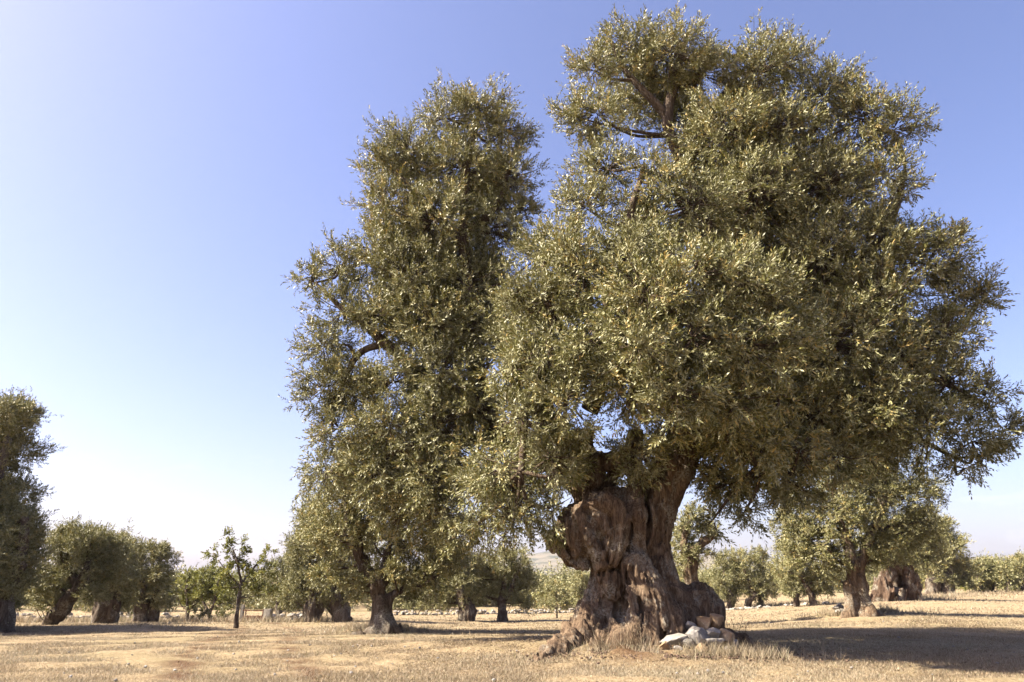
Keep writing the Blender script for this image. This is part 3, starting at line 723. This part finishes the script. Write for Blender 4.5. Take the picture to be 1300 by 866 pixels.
tree('olive_tree', 'old olive with a wide arched hollow reddish trunk, behind the two-tone trunk', (1138, 763),
     [(1150, 680, 26), (1175, 670, 26), (1130, 690, 24), (1165, 700, 22), (1145, 705, 18), (1185, 695, 16), (1115, 700, 18), (1160, 712, 13), (1125, 708, 12), (1178, 712, 12)],
     [[(1116, 770, 0, 10), (1118, 750, 0, 9), (1124, 730, 0, 8), (1134, 718, 0, 8), (1148, 722, 0, 8), (1156, 740, 0, 8), (1158, 766, 0, 10)], [(1128, 768, -.5, 8), (1130, 756, -.4, 7), (1132, 748, -.2, 4)], [(1144, 768, -.5, 8), (1144, 752, -.4, 6)], [(1138, 765, 1.1, 12), (1138, 745, 1.1, 10), (1140, 722, .6, 7), (1145, 700, .4, 6)]],
     bark=M_barkr, gnarl=1.7)
tree('olive_tree', 'dense dome shaped olive, rightmost of the big ones, dark under its crown', (1192, 754),
     [(1195, 680, 22), (1175, 690, 20), (1210, 695, 20), (1185, 712, 24), (1215, 715, 18), (1228, 725, 13), (1200, 732, 18), (1175, 735, 14), (1225, 740, 10), (1195, 665, 12)],
     [[(1184, 757, 0, 9), (1185, 742, 0, 8), (1188, 715, 0, 5)], [(1203, 757, 0, 9), (1203, 742, 0, 8), (1203, 715, 0, 5)]])
tree('olive_tree', 'small far olive in the gap right of the dome shaped one', (1260, 751),
     [(1255, 722, 12), (1266, 718, 11), (1248, 735, 10), (1268, 735, 11), (1258, 742, 9)], [[(1259, 753, 0, 3.5), (1259, 735, 0, 3)]])
tree('olive_tree', 'small olive touching the right side of the dome shaped one', (1243, 752),
     [(1238, 728, 12), (1248, 720, 11), (1234, 740, 10), (1248, 738, 10)], [[(1242, 754, 0, 3.5), (1242, 735, 0, 3)]])
tree('olive_tree', 'low far olive between the small one and the one cut off by the edge', (1280, 752),
     [(1276, 728, 11), (1286, 724, 11), (1274, 740, 10), (1288, 738, 10)], [[(1280, 754, 0, 3.5), (1280, 735, 0, 3)]])
tree('olive_tree', 'far olive cut off by the right edge of the picture', (1298, 751),
     [(1295, 718, 12), (1310, 715, 14), (1290, 735, 10), (1305, 738, 14)], [[(1299, 753, 0, 4), (1300, 735, 0, 3)]])

# ------------------------------------------------------------------ shrubs and the far wood
def shrub(label, base, clumps, leaf=M_citrus, Y=None):
    b = hit(*base)
    if Y is not None: b = at(base[0], base[1], Y); b[2] = float(H(b[0], b[1]))
    root = empty('shrub', b, label, 'shrub', 'shrubs along the field edge')
    D = b[1]; m0 = mpp(*base, D); ll = 2.0 * m0 * 1.27
    cl = [(at(px, py, D), np.array([1.2, 1, .9]) * r * mpp(px, py, D)) for px, py, r in clumps]
    T = Tubes()
    for p, r in cl: T.add(*spline([b - [0, 0, .05], (b + p) / 2 + [0, 0, .05], p], [.05, .03, .02], 4), 5)
    V, F, t = foliage(cl, ll, ll * .4, cover=2.6, nl=8, sl=(ll, ll * 2), up=.4, shell=.4)
    T.build('stem', M_barkt, root); mesh_np('crown', V, F, leaf, root, tint=t)
shrub('low dry green shrub at the wall end under the fruit trees', (255, 790), [(250, 780, 8), (258, 783, 7), (262, 776, 5)], M_leafb)
shrub('dark low shrub left of the slender fruit tree', (283, 789), [(278, 782, 8), (288, 781, 8)], M_leafb)
shrub('green shrub at the foot of the dome shaped olive', (1232, 752), [(1228, 743, 8), (1240, 745, 6)])
shrub('green shrub before the far right edge trees', (1280, 751), [(1275, 745, 6), (1288, 743, 8)])
shrub('shrub low in the gap beneath the golden leaved olive', (530, 780), [(520, 768, 10), (538, 770, 9)], M_leafb)

def far_wood():
    cl = []
    for k in range(260):
        a = math.radians(-44 + 88 * (k + rng.random()) / 260); d = rng.uniform(64, 105) if a < .28 else rng.uniform(85, 140)
        x, y = d * math.tan(a), d
        r = rng.uniform(1.2, 2.3)
        cl.append((np.array([x, y, float(H(x, y)) + r * .75]), (r * 1.4, r * 1.2, r)))
    V, F, t = foliage(cl, .30, .10, cover=2.6, nl=8, sl=(.6, 1.2), up=.2)
    o = mesh_np('woodland', V, F, M_leafb, tint=t)
    tag(o, 'far belt of low olive trees closing off the field', 'woodland', kind='stuff')
far_wood()

# ------------------------------------------------------------------ stones, wall, gate
bm = bmesh.new(); bmesh.ops.create_icosphere(bm, subdivisions=3, radius=1)
ICO_V = np.array([v.co[:] for v in bm.verts]); ICO_F = np.array([[v.index for v in f.verts] for f in bm.faces]); bm.free()
bm = bmesh.new(); bmesh.ops.create_icosphere(bm, subdivisions=2, radius=1)
ICO2_V = np.array([v.co[:] for v in bm.verts]); ICO2_F = np.array([[v.index for v in f.verts] for f in bm.faces]); bm.free()

def rock_verts(size, rotz, seed, tilt=0.0, base=ICO_V, cuts=13):
    r = np.random.default_rng(seed); V = base.copy()
    for _ in range(cuts):
        n = unit(r.normal(size=3)); d = r.uniform(0.42, 0.72)
        k = V @ n - d; V = V - np.maximum(k, 0)[:, None] * n
    V = V * (1 + 0.07 * fbm(base * 2.6 + seed, 4))[:, None]
    V = V * np.array(size)
    c, s = math.cos(tilt), math.sin(tilt); V = V @ np.array([[c, 0, s], [0, 1, 0], [-s, 0, c]]).T
    c, s = math.cos(rotz), math.sin(rotz); return V @ np.array([[c, -s, 0], [s, c, 0], [0, 0, 1]]).T

def stone(px, py, Y, w, h, mat, label, seed, rotz=0, tilt=0, dep=None, group='stones heaped by the old trunk'):
    c = at(px, py, Y); m = mpp(px, py, Y)
    V = rock_verts((w * m * .76, (dep or (w + h) * .36) * m, h * m * .78), rotz, seed, tilt)
    o = mesh_np('stone', V, ICO_F, mat, smooth=False)
    o.location = c
    tag(o, label, 'stone', group)
SY = Y0 - 1.45
stone(858, 803, SY + .35, 22, 14, M_darkst, 'dark grey rounded stone behind the white slab in the heap', 1)
stone(859, 811, SY - .05, 33, 11, M_white, 'long flat white slab at the left of the stone heap', 2, .1, -.05)
stone(887, 807, SY, 20, 26, M_grey, 'grey oblong slab standing tilted in the middle of the heap', 3, .3, -.55)
stone(895, 791, SY + .3, 18, 19, M_orange, 'pale orange rock on top of the heap, left of two', 4, .4)
stone(909, 791, SY + .32, 19, 17, M_orange, 'deeper orange rock on top of the heap, right of two', 5, 1.1)
stone(906, 803, SY + .05, 19, 12, M_white, 'white stone wedged under the orange rocks', 6, .2, .2)
stone(921, 812, SY + .08, 19, 22, M_orange, 'brown orange rock at the right end of the heap', 7, .7)
stone(905, 816, SY - .1, 22, 13, M_grey, 'grey flat stone at the bottom right of the heap', 8, .2)
stone(874, 819, SY - .15, 14, 11, M_darkst, 'small dark stone at the bottom of the heap under the slabs', 9)
stone(816, 820, SY + .2, 13, 6, M_white, 'small pale stone alone in the dirt left of the heap', 10)
stone(835, 833, SY - .25, 16, 9, M_grey, 'half buried grey stone in the red earth before the trunk', 12)
stone(845, 819, SY - .15, 13, 9, M_orange, 'small tan stone under the left end of the white slab', 13, .5)
stone(878, 797, SY + .28, 15, 12, M_grey, 'grey stone behind the tilted slab, just left of the orange rocks', 14, .9, .2)
stone(892, 822, SY - .28, 13, 8, M_orange, 'flat tan stone lowest in the middle of the heap', 15, .2)
stone(924, 825, SY - .2, 15, 9, M_darkst, 'dark flat stone in the earth below the brown orange rock', 16, .3)
stone(934, 818, SY + .05, 10, 8, M_grey, 'small grey stone apart, beyond the right end of the heap', 17, .8)
stone(862, 823, SY - .3, 10, 7, M_white, 'little pale stone below the long white slab', 18, .4)
st2 = 'pale stones round the two-tone trunk'
ty = hit(1068, 778)[1]
stone(1064, 773, ty + .1, 13, 9, M_white, 'white stone leaning on the left of the two-tone trunk', 21, 0, .3, group=st2)
stone(1071, 777, ty - .1, 14, 7, M_white, 'flat white stone lowest beside the two-tone trunk', 22, group=st2)
stone(1093, 765, t16[1] - 1.0, 9, 7, M_orange, 'small tan stone lodged between the two-tone trunk roots', 23, group=st2)

def clods():
    Vs, Fs, n = [], [], 0
    for k in range(1800):
        x = tc[0] + .45 + rng.normal(0, .8); y = Y0 - 1.6 + rng.normal(0, .28)
        s = rng.uniform(.008, .03) * rng.uniform(.6, 1.2)
        V = rock_verts((s, s * .9, s * .7), rng.uniform(0, 6), 100 + k, 0, ICO2_V, 5) + np.array([x, y, float(H(x, y)) + .03 + s * .3])
        Vs.append(V); Fs.append(ICO2_F + n); n += len(V)
    tag(mesh_np('soil_clods', np.concatenate(Vs), np.concatenate(Fs), M_earth), 'loose reddish clods of dug earth before the old trunk', 'earth', kind='stuff')
clods()

def wall(label, pts, hpx, seed, mat=M_wall, name='stone_wall'):
    P = np.array([hit(*p) for p in pts]); r = np.random.default_rng(seed)
    Vs, Fs, n = [], [], 0
    for a, b in zip(P[:-1], P[1:]):
        L = np.linalg.norm(b[:2] - a[:2]); hm = hpx * mpp(pts[0][0], pts[0][1], a[1]); s = 0.16
        d = (b - a) / L; nr = np.array([-d[1], d[0], 0])
        for row in range(max(1, int(hm / .2))):
            for k in range(int(L / .27)):
                if row >= int(hm / .2) - 1 and r.random() < .4: continue
                p = a + d * (k + .5 * (row % 2) + r.uniform(-.2, .2)) * .27 + nr * r.normal(0, .07)
                p[2] = float(H(p[0], p[1])) + .07 + row * .18 + r.normal(0, .02)
                V = rock_verts((s * r.uniform(.8, 1.3), s * 1.3, s * r.uniform(.6, .85)), r.uniform(-.4, .4), int(r.integers(1e6)), 0, ICO2_V, 6) + p
                Vs.append(V); Fs.append(ICO2_F + n); n += len(V)
    o = mesh_np(name, np.concatenate(Vs), np.concatenate(Fs), mat)
    tag(o, label, 'wall', 'dry stone walls round the field')
wall('low dry stone wall in shade under the left olives', [(-30, 787), (70, 786), (150, 785), (235, 785)], 11, 5)
wall('pale tumbled stone wall running behind the trunks left of the huge olive', [(500, 781), (600, 780), (690, 779), (745, 777)], 7, 6)
wall('thin line of pale rubble wall across the field right of the old trunk', [(905, 775), (960, 773), (1060, 766)], 4, 7)
wall('short block of grey stone wall right of the gate', [(342, 789), (365, 788), (385, 787)], 12, 8)

def simple(name, V, F, mat, parent): return mesh_np(name, V, F, mat, parent)
def box_bm(size, bev=.02):
    bm = bmesh.new(); bmesh.ops.create_cube(bm, size=1)
    for v in bm.verts: v.co = Vector((v.co.x * size[0], v.co.y * size[1], v.co.z * size[2]))
    bmesh.ops.bevel(bm, geom=bm.edges[:], offset=bev, segments=2, affect='EDGES'); return bm
def add_bm(name, bm, mat, parent, loc, rot=(0, 0, 0)):
    me = bpy.data.meshes.new(name); bm.to_mesh(me); bm.free(); me.materials.append(mat)
    o = bpy.data.objects.new(name, me); COL.objects.link(o); o.parent = parent; o.location = loc; o.rotation_euler = rot
    return o
M_rust = rock_mat('rusty_iron', (0.20, 0.055, 0.03), (0.34, 0.13, 0.07), (0.08, 0.03, 0.02))
g = hit(321, 790); gm = mpp(321, 790, g[1])
gate = empty('field_gate', g, 'low rust red gate panel set between pale stone posts', 'gate')
add_bm('panel', box_bm((27 * gm, .05, 7 * gm)), M_rust, gate, (0, 0, 4.2 * gm))
add_bm('rail', box_bm((29 * gm, .04, .04), .01), M_rust, gate, (0, 0, 14 * gm))
for s in (-1, 1): add_bm('upright', box_bm((.05, .05, 15 * gm), .01), M_rust, gate, (s * 11 * gm, .06, 7.5 * gm))
def post(px, py, w, h, label):
    p = hit(px, py); m = mpp(px, py, p[1])
    bm = box_bm((w * m, w * m, h * m), .03)
    bmesh.ops.subdivide_edges(bm, edges=bm.edges[:], cuts=2, use_grid_fill=True)
    for v in bm.verts:
        q = np.array([v.co[:]]) * 5 + px; k = 0.03
        v.co += Vector((k * float(vnoise(q)[0]), k * float(vnoise(q + 9)[0]), k * float(vnoise(q + 19)[0])))
    me = bpy.data.meshes.new('gate_post'); bm.to_mesh(me); bm.free(); me.materials.append(M_wall)
    o = bpy.data.objects.new('gate_post', me); COL.objects.link(o); o.location = (p[0], p[1] + .1, p[2] + h * m / 2 - .05)
    tag(o, label, 'post', 'stone posts of the field gate')
post(305, 790, 4.5, 22, 'thin pale stone gate post beside the slender fruit tree')
post(338, 790, 10, 17, 'thick squat stone gate post at the wall end')

# ------------------------------------------------------------------ dry grass and weeds
def grass():
    B, Hh, Wd = [], [], []
    def scatter(n, y0, y1, hl, hh, w, mask=0.0):
        y = y0 * (y1 / y0) ** rng.random(n); x = rng.uniform(-.95, .95, n) * y
        k = fbm(np.stack([x * .8, y * .8, x * 0 + 3], -1), 3)
        keep = k + rng.normal(0, .75, n) > mask
        x, y, k = x[keep], y[keep], k[keep]
        dm = np.exp(-((x - tc[0] - 0.35) ** 2 / 3.2 + (y - Y0 + 1.35) ** 2 / 0.8))
        kp = rng.random(len(x)) > np.maximum(dm * .85, track(x, y) * .8); x, y, k = x[kp], y[kp], k[kp]
        B.append(np.stack([x, y, H(x, y) - .01 + 0.0 * x], -1)); Hh.append(rng.uniform(hl, hh, len(x)) * (1 + .4 * np.clip(k, -1, 1))); Wd.append(w * y)
    scatter(420000, 9, 24, .010, .045, .00055, -.55)
    scatter(90000, 20, 60, .03, .08, .0006, .0)
    scatter(9000, 10.5, 24, .05, .11, .0005, .5)
    # taller dry tufts round the foot of the trunk and at the tree feet
    def ring(cx, cy, rx, ry, n, hl, hh):
        x = cx + rng.normal(0, rx, n); y = cy + rng.normal(0, ry, n)
        cl = vnoise(np.stack([x * 3, y * 3, x * 0], -1)) > -.1
        x, y = x[cl], y[cl]
        B.append(np.stack([x, y, H(x, y)], -1)); Hh.append(rng.uniform(hl, hh, len(x))); Wd.append(.0005 * y)
    ring(at(790, 812, Y0 - 1.2)[0], Y0 - 1.30, .25, .08, 240, .12, .42)
    ring(at(760, 812, Y0 - 1.2)[0], Y0 - 1.5, .7, .2, 600, .04, .16)
    ring(at(905, 825, Y0 - 1.5)[0], Y0 - 1.75, .6, .18, 1500, .08, .28)
    ring(t16[0], t16[1] - .6, .9, .3, 700, .1, .3); ring(t8[0], t8[1] - .6, .8, .3, 700, .1, .25)
    for px in range(-20, 420, 12):
        q = hit(px, 790); ring(q[0], q[1], .8, .4, 110, .1, .4)
    for px in range(905, 1300, 20):
        q = hit(px, 772 - (px - 905) * .05); ring(q[0], q[1], 1.5, .8, 160, .1, .35)
    B_ = np.concatenate(B); h = np.concatenate(Hh); w = np.concatenate(Wd)
    rep = 3
    B_ = np.repeat(B_, rep, 0) + np.c_[rng.normal(0, .02, (len(B_) * rep, 2)), np.zeros(len(B_) * rep)]
    h = np.repeat(h, rep) * rng.uniform(.6, 1.15, len(B_)); w = np.repeat(w, rep)
    n = len(B_); a = rng.uniform(0, 2 * math.pi, n)
    s = np.stack([np.cos(a), np.sin(a), 0 * a], -1)
    lean = np.c_[rng.normal(0, .45, (n, 2)), np.ones(n)] * h[:, None]
    V = np.stack([B_ - s * w[:, None] * .8, B_ + s * w[:, None] * .8, B_ + lean], 1).reshape(-1, 3)
    F = np.arange(n * 3).reshape(n, 3)
    t = np.clip(rng.normal(.58, .24, n) + .22 * fbm(np.stack([B_[:, 0] * .5, B_[:, 1] * .5, 0 * h + 11], -1), 3), 0, .93); t[rng.random(n) < .04] = 1.0
    o = mesh_np('dry_grass', V, F, M_straw, tint=t)
    tag(o, 'short straw coloured dry grass covering the field', 'grass', kind='stuff')
    print('grass', n)
grass()

def weed(px, py, Y, hpx, label, n=4):
    b = at(px, py, Y); b[2] = float(H(b[0], b[1])); m = mpp(px, py, Y)
    root = empty('dry_weed', b, label, 'weed', 'dry weeds standing round the old trunk')
    for k in range(n):
        T = Tubes()
        top = b + np.array([rng.normal(0, .07), rng.normal(0, .07), hpx * m * rng.uniform(.65, 1.05)])
        P, R = spline([b, (b + top) / 2 + rng.normal(0, .02, 3), top], [.006, .005, .003], 4); T.add(P, R, 4)
        B = P[3:]; D = unit(rng.normal(size=B.shape) + [0, 0, .8])
        V, F, t = leaves_from_sprigs(B, D, np.full(len(B), .06), 6, .035, .012)
        T.V.append(V); T.F.append(F + T.n)
        T.build('stalk', M_straw, root)
weed(933, 815, Y0 - 1.2, 40, 'tall sparse dry weed right of the stone heap')
weed(942, 812, Y0 - 1.0, 34, 'thin leaning dry weed farthest right of the stone heap', 3)
weed(762, 812, Y0 - 1.5, 34, 'pale dry weed before the left root of the old trunk')
weed(806, 815, Y0 - 1.6, 40, 'bushy dry weed against the middle of the old trunk', 7)

def litter():
    n = 9000
    x = tc[0] + rng.normal(0.6, 2.6, n); y = Y0 - .6 + rng.normal(0, 1.6, n)
    B = np.stack([x, y, H(x, y) + rng.uniform(.03, .055, n)], -1)
    a = rng.uniform(0, 6.28, n); d = unit(np.stack([np.cos(a), np.sin(a), rng.normal(0, .25, n)], -1))
    w = unit(np.cross(d, [0, 0, 1.0]) + rng.normal(0, .25, (n, 3))) * rng.uniform(.006, .011, n)[:, None]
    l = rng.uniform(.04, .08, n)[:, None]
    V = np.stack([B, B + d * l * .5 + w, B + d * l, B + d * l * .5 - w], 1).reshape(-1, 3)
    o = mesh_np('leaf_litter', V, np.arange(n * 4).reshape(n, 4), M_straw, tint=np.clip(rng.normal(.12, .15, n), 0, .6))
    tag(o, 'brown fallen olive leaves strewn under the old tree', 'leaf litter', kind='stuff')
    Vs, Fs, k = [], [], 0
    for i in range(220):
        yy = 9.3 * (3.2 ** rng.random()); xx = rng.uniform(-.85, .85) * yy; s = rng.uniform(.008, .03)
        Vr = rock_verts((s, s, s * .7), rng.uniform(0, 6), 5000 + i, 0, ICO2_V, 5) + np.array([xx, yy, float(H(xx, yy)) + .02])
        Vs.append(Vr); Fs.append(ICO2_F + k); k += len(Vr)
    tag(mesh_np('gravel', np.concatenate(Vs), np.concatenate(Fs), M_grey), 'small loose stones scattered through the stubble', 'gravel', kind='stuff')
litter()

# ------------------------------------------------------------------ hills
def hill(label, cx, cy, w, d, h, seed, mat):
    n = 90; s = np.linspace(-1, 1, n); X, Y = np.meshgrid(s, s, indexing='ij')
    r = np.clip(1 - X ** 2, 0, 1) * np.clip(1 - Y ** 2, 0, 1)
    Z = h * r ** .8 * (1 + .35 * fbm(np.stack([X * 2.2 + seed, Y * 2.2, X * 0], -1), 4)) - 4
    V = np.stack([cx + X * w, cy + Y * d, Z], -1).reshape(-1, 3)
    i, j = np.meshgrid(np.arange(n - 1), np.arange(n - 1), indexing='ij')
    F = np.stack([i * n + j, (i + 1) * n + j, (i + 1) * n + j + 1, i * n + j + 1], -1).reshape(-1, 4)
    o = mesh_np('hills', V, F, mat, smooth=True); tag(o, kind='structure')
def hill_mat():
    m, nt, b = new_mat('hillside'); v = geo_pos(nt)
    c = ramp(nt, [(.42, (.20, .165, .11)), (.52, (.15, .13, .085)), (.60, (.05, .055, .03))], noise(nt, .018, 6, .72, v))
    c = mul(nt, c, .55)
    nt.links.new(c, b.inputs['Base Color']); b.inputs['Roughness'].default_value = 1; return m
MH = hill_mat()
hill('', 120, 1500, 520, 350, 52, 1.0, MH)
hill('', -900, 2300, 700, 300, 18, 4.0, MH)
hill('', 1750, 2300, 800, 300, 62, 8.0, MH)

# ------------------------------------------------------------------ air
def haze():
    bm = bmesh.new(); bmesh.ops.create_cube(bm, size=1)
    me = bpy.data.meshes.new('haze'); bm.to_mesh(me); bm.free()
    m = bpy.data.materials.new('air'); m.use_nodes = True; nt = m.node_tree; nt.nodes.clear()
    o_ = nt.nodes.new('ShaderNodeOutputMaterial'); v = nt.nodes.new('ShaderNodeVolumePrincipled')
    v.inputs['Density'].default_value = .0001; v.inputs['Color'].default_value = (.80, .85, 1, 1); v.inputs['Anisotropy'].default_value = .2
    nt.links.new(v.outputs[0], o_.inputs['Volume']); me.materials.append(m)
    o = bpy.data.objects.new('haze', me); COL.objects.link(o); o.location = (0, 0, 60); o.scale = (6400, 6400, 132)
    tag(o, kind='stuff')
HAZE = True
if HAZE: haze()

# ------------------------------------------------------------------ light, sky, camera
sd = Vector(SD)
L = bpy.data.lights.new('sun', 'SUN'); L.energy = 5.0; L.angle = math.radians(.53); L.color = (1, .90, .74)
lo = bpy.data.objects.new('sun', L); COL.objects.link(lo); lo.rotation_euler = sd.to_track_quat('Z', 'Y').to_euler()
W = bpy.data.worlds.new('World'); S.world = W; W.use_nodes = True; nt = W.node_tree
bg = nt.nodes['Background']
sky = nt.nodes.new('ShaderNodeTexSky'); sky.sky_type = 'NISHITA'; sky.sun_disc = False
sky.sun_elevation = SUN_EL; sky.sun_rotation = SUN_AZ % (2 * math.pi); sky.air_density = 1.0; sky.dust_density = 2.4; sky.ozone_density = 2.5
bg.inputs[1].default_value = .050
tcn = nt.nodes.new('ShaderNodeTexCoord'); sx = nt.nodes.new('ShaderNodeSeparateXYZ'); nt.links.new(tcn.outputs['Generated'], sx.inputs[0])
mpn = nt.nodes.new('ShaderNodeMapping'); mpn.inputs['Scale'].default_value = (5, 5, 17); nt.links.new(tcn.outputs['Generated'], mpn.inputs['Vector'])
cn = ramp(nt, [(.56, (0, 0, 0)), (.74, (.3,) * 3)], noise(nt, 1.0, 6, .6, mpn.outputs[0], .6))
band = ramp(nt, [(.0, (1, 1, 1)), (.10, (1, 1, 1)), (.20, (0, 0, 0))], sx.outputs[2])
base_sky = mix(nt, sky.outputs[0], (1.11, .965, 1.12), 1.0, 'MULTIPLY')
nt.links.new(mix(nt, base_sky, (6.0, 5.7, 5.8), mix(nt, cn, band, 1.0, 'MULTIPLY')), bg.inputs[0])

cam = bpy.data.cameras.new('camera'); co = bpy.data.objects.new('camera', cam); COL.objects.link(co)
co.location = CAM; co.rotation_euler = (math.pi / 2 + PITCH, 0, 0)
cam.sensor_width = 36; cam.lens = FPX / 1300 * 36; cam.clip_end = 9000; cam.clip_start = .05
cam.dof.use_dof = True; cam.dof.focus_distance = 13.0; cam.dof.aperture_fstop = 1.6
S.camera = co
S.view_settings.view_transform = 'Standard'; S.view_settings.look = 'None'; S.view_settings.exposure = 2.33; S.view_settings.gamma = 1
S.cycles.max_bounces = 5; S.cycles.diffuse_bounces = 2; S.cycles.glossy_bounces = 2; S.cycles.transmission_bounces = 3; S.cycles.volume_bounces = 0
S.cycles.use_denoising = True
S.cycles.caustics_reflective = False; S.cycles.caustics_refractive = False
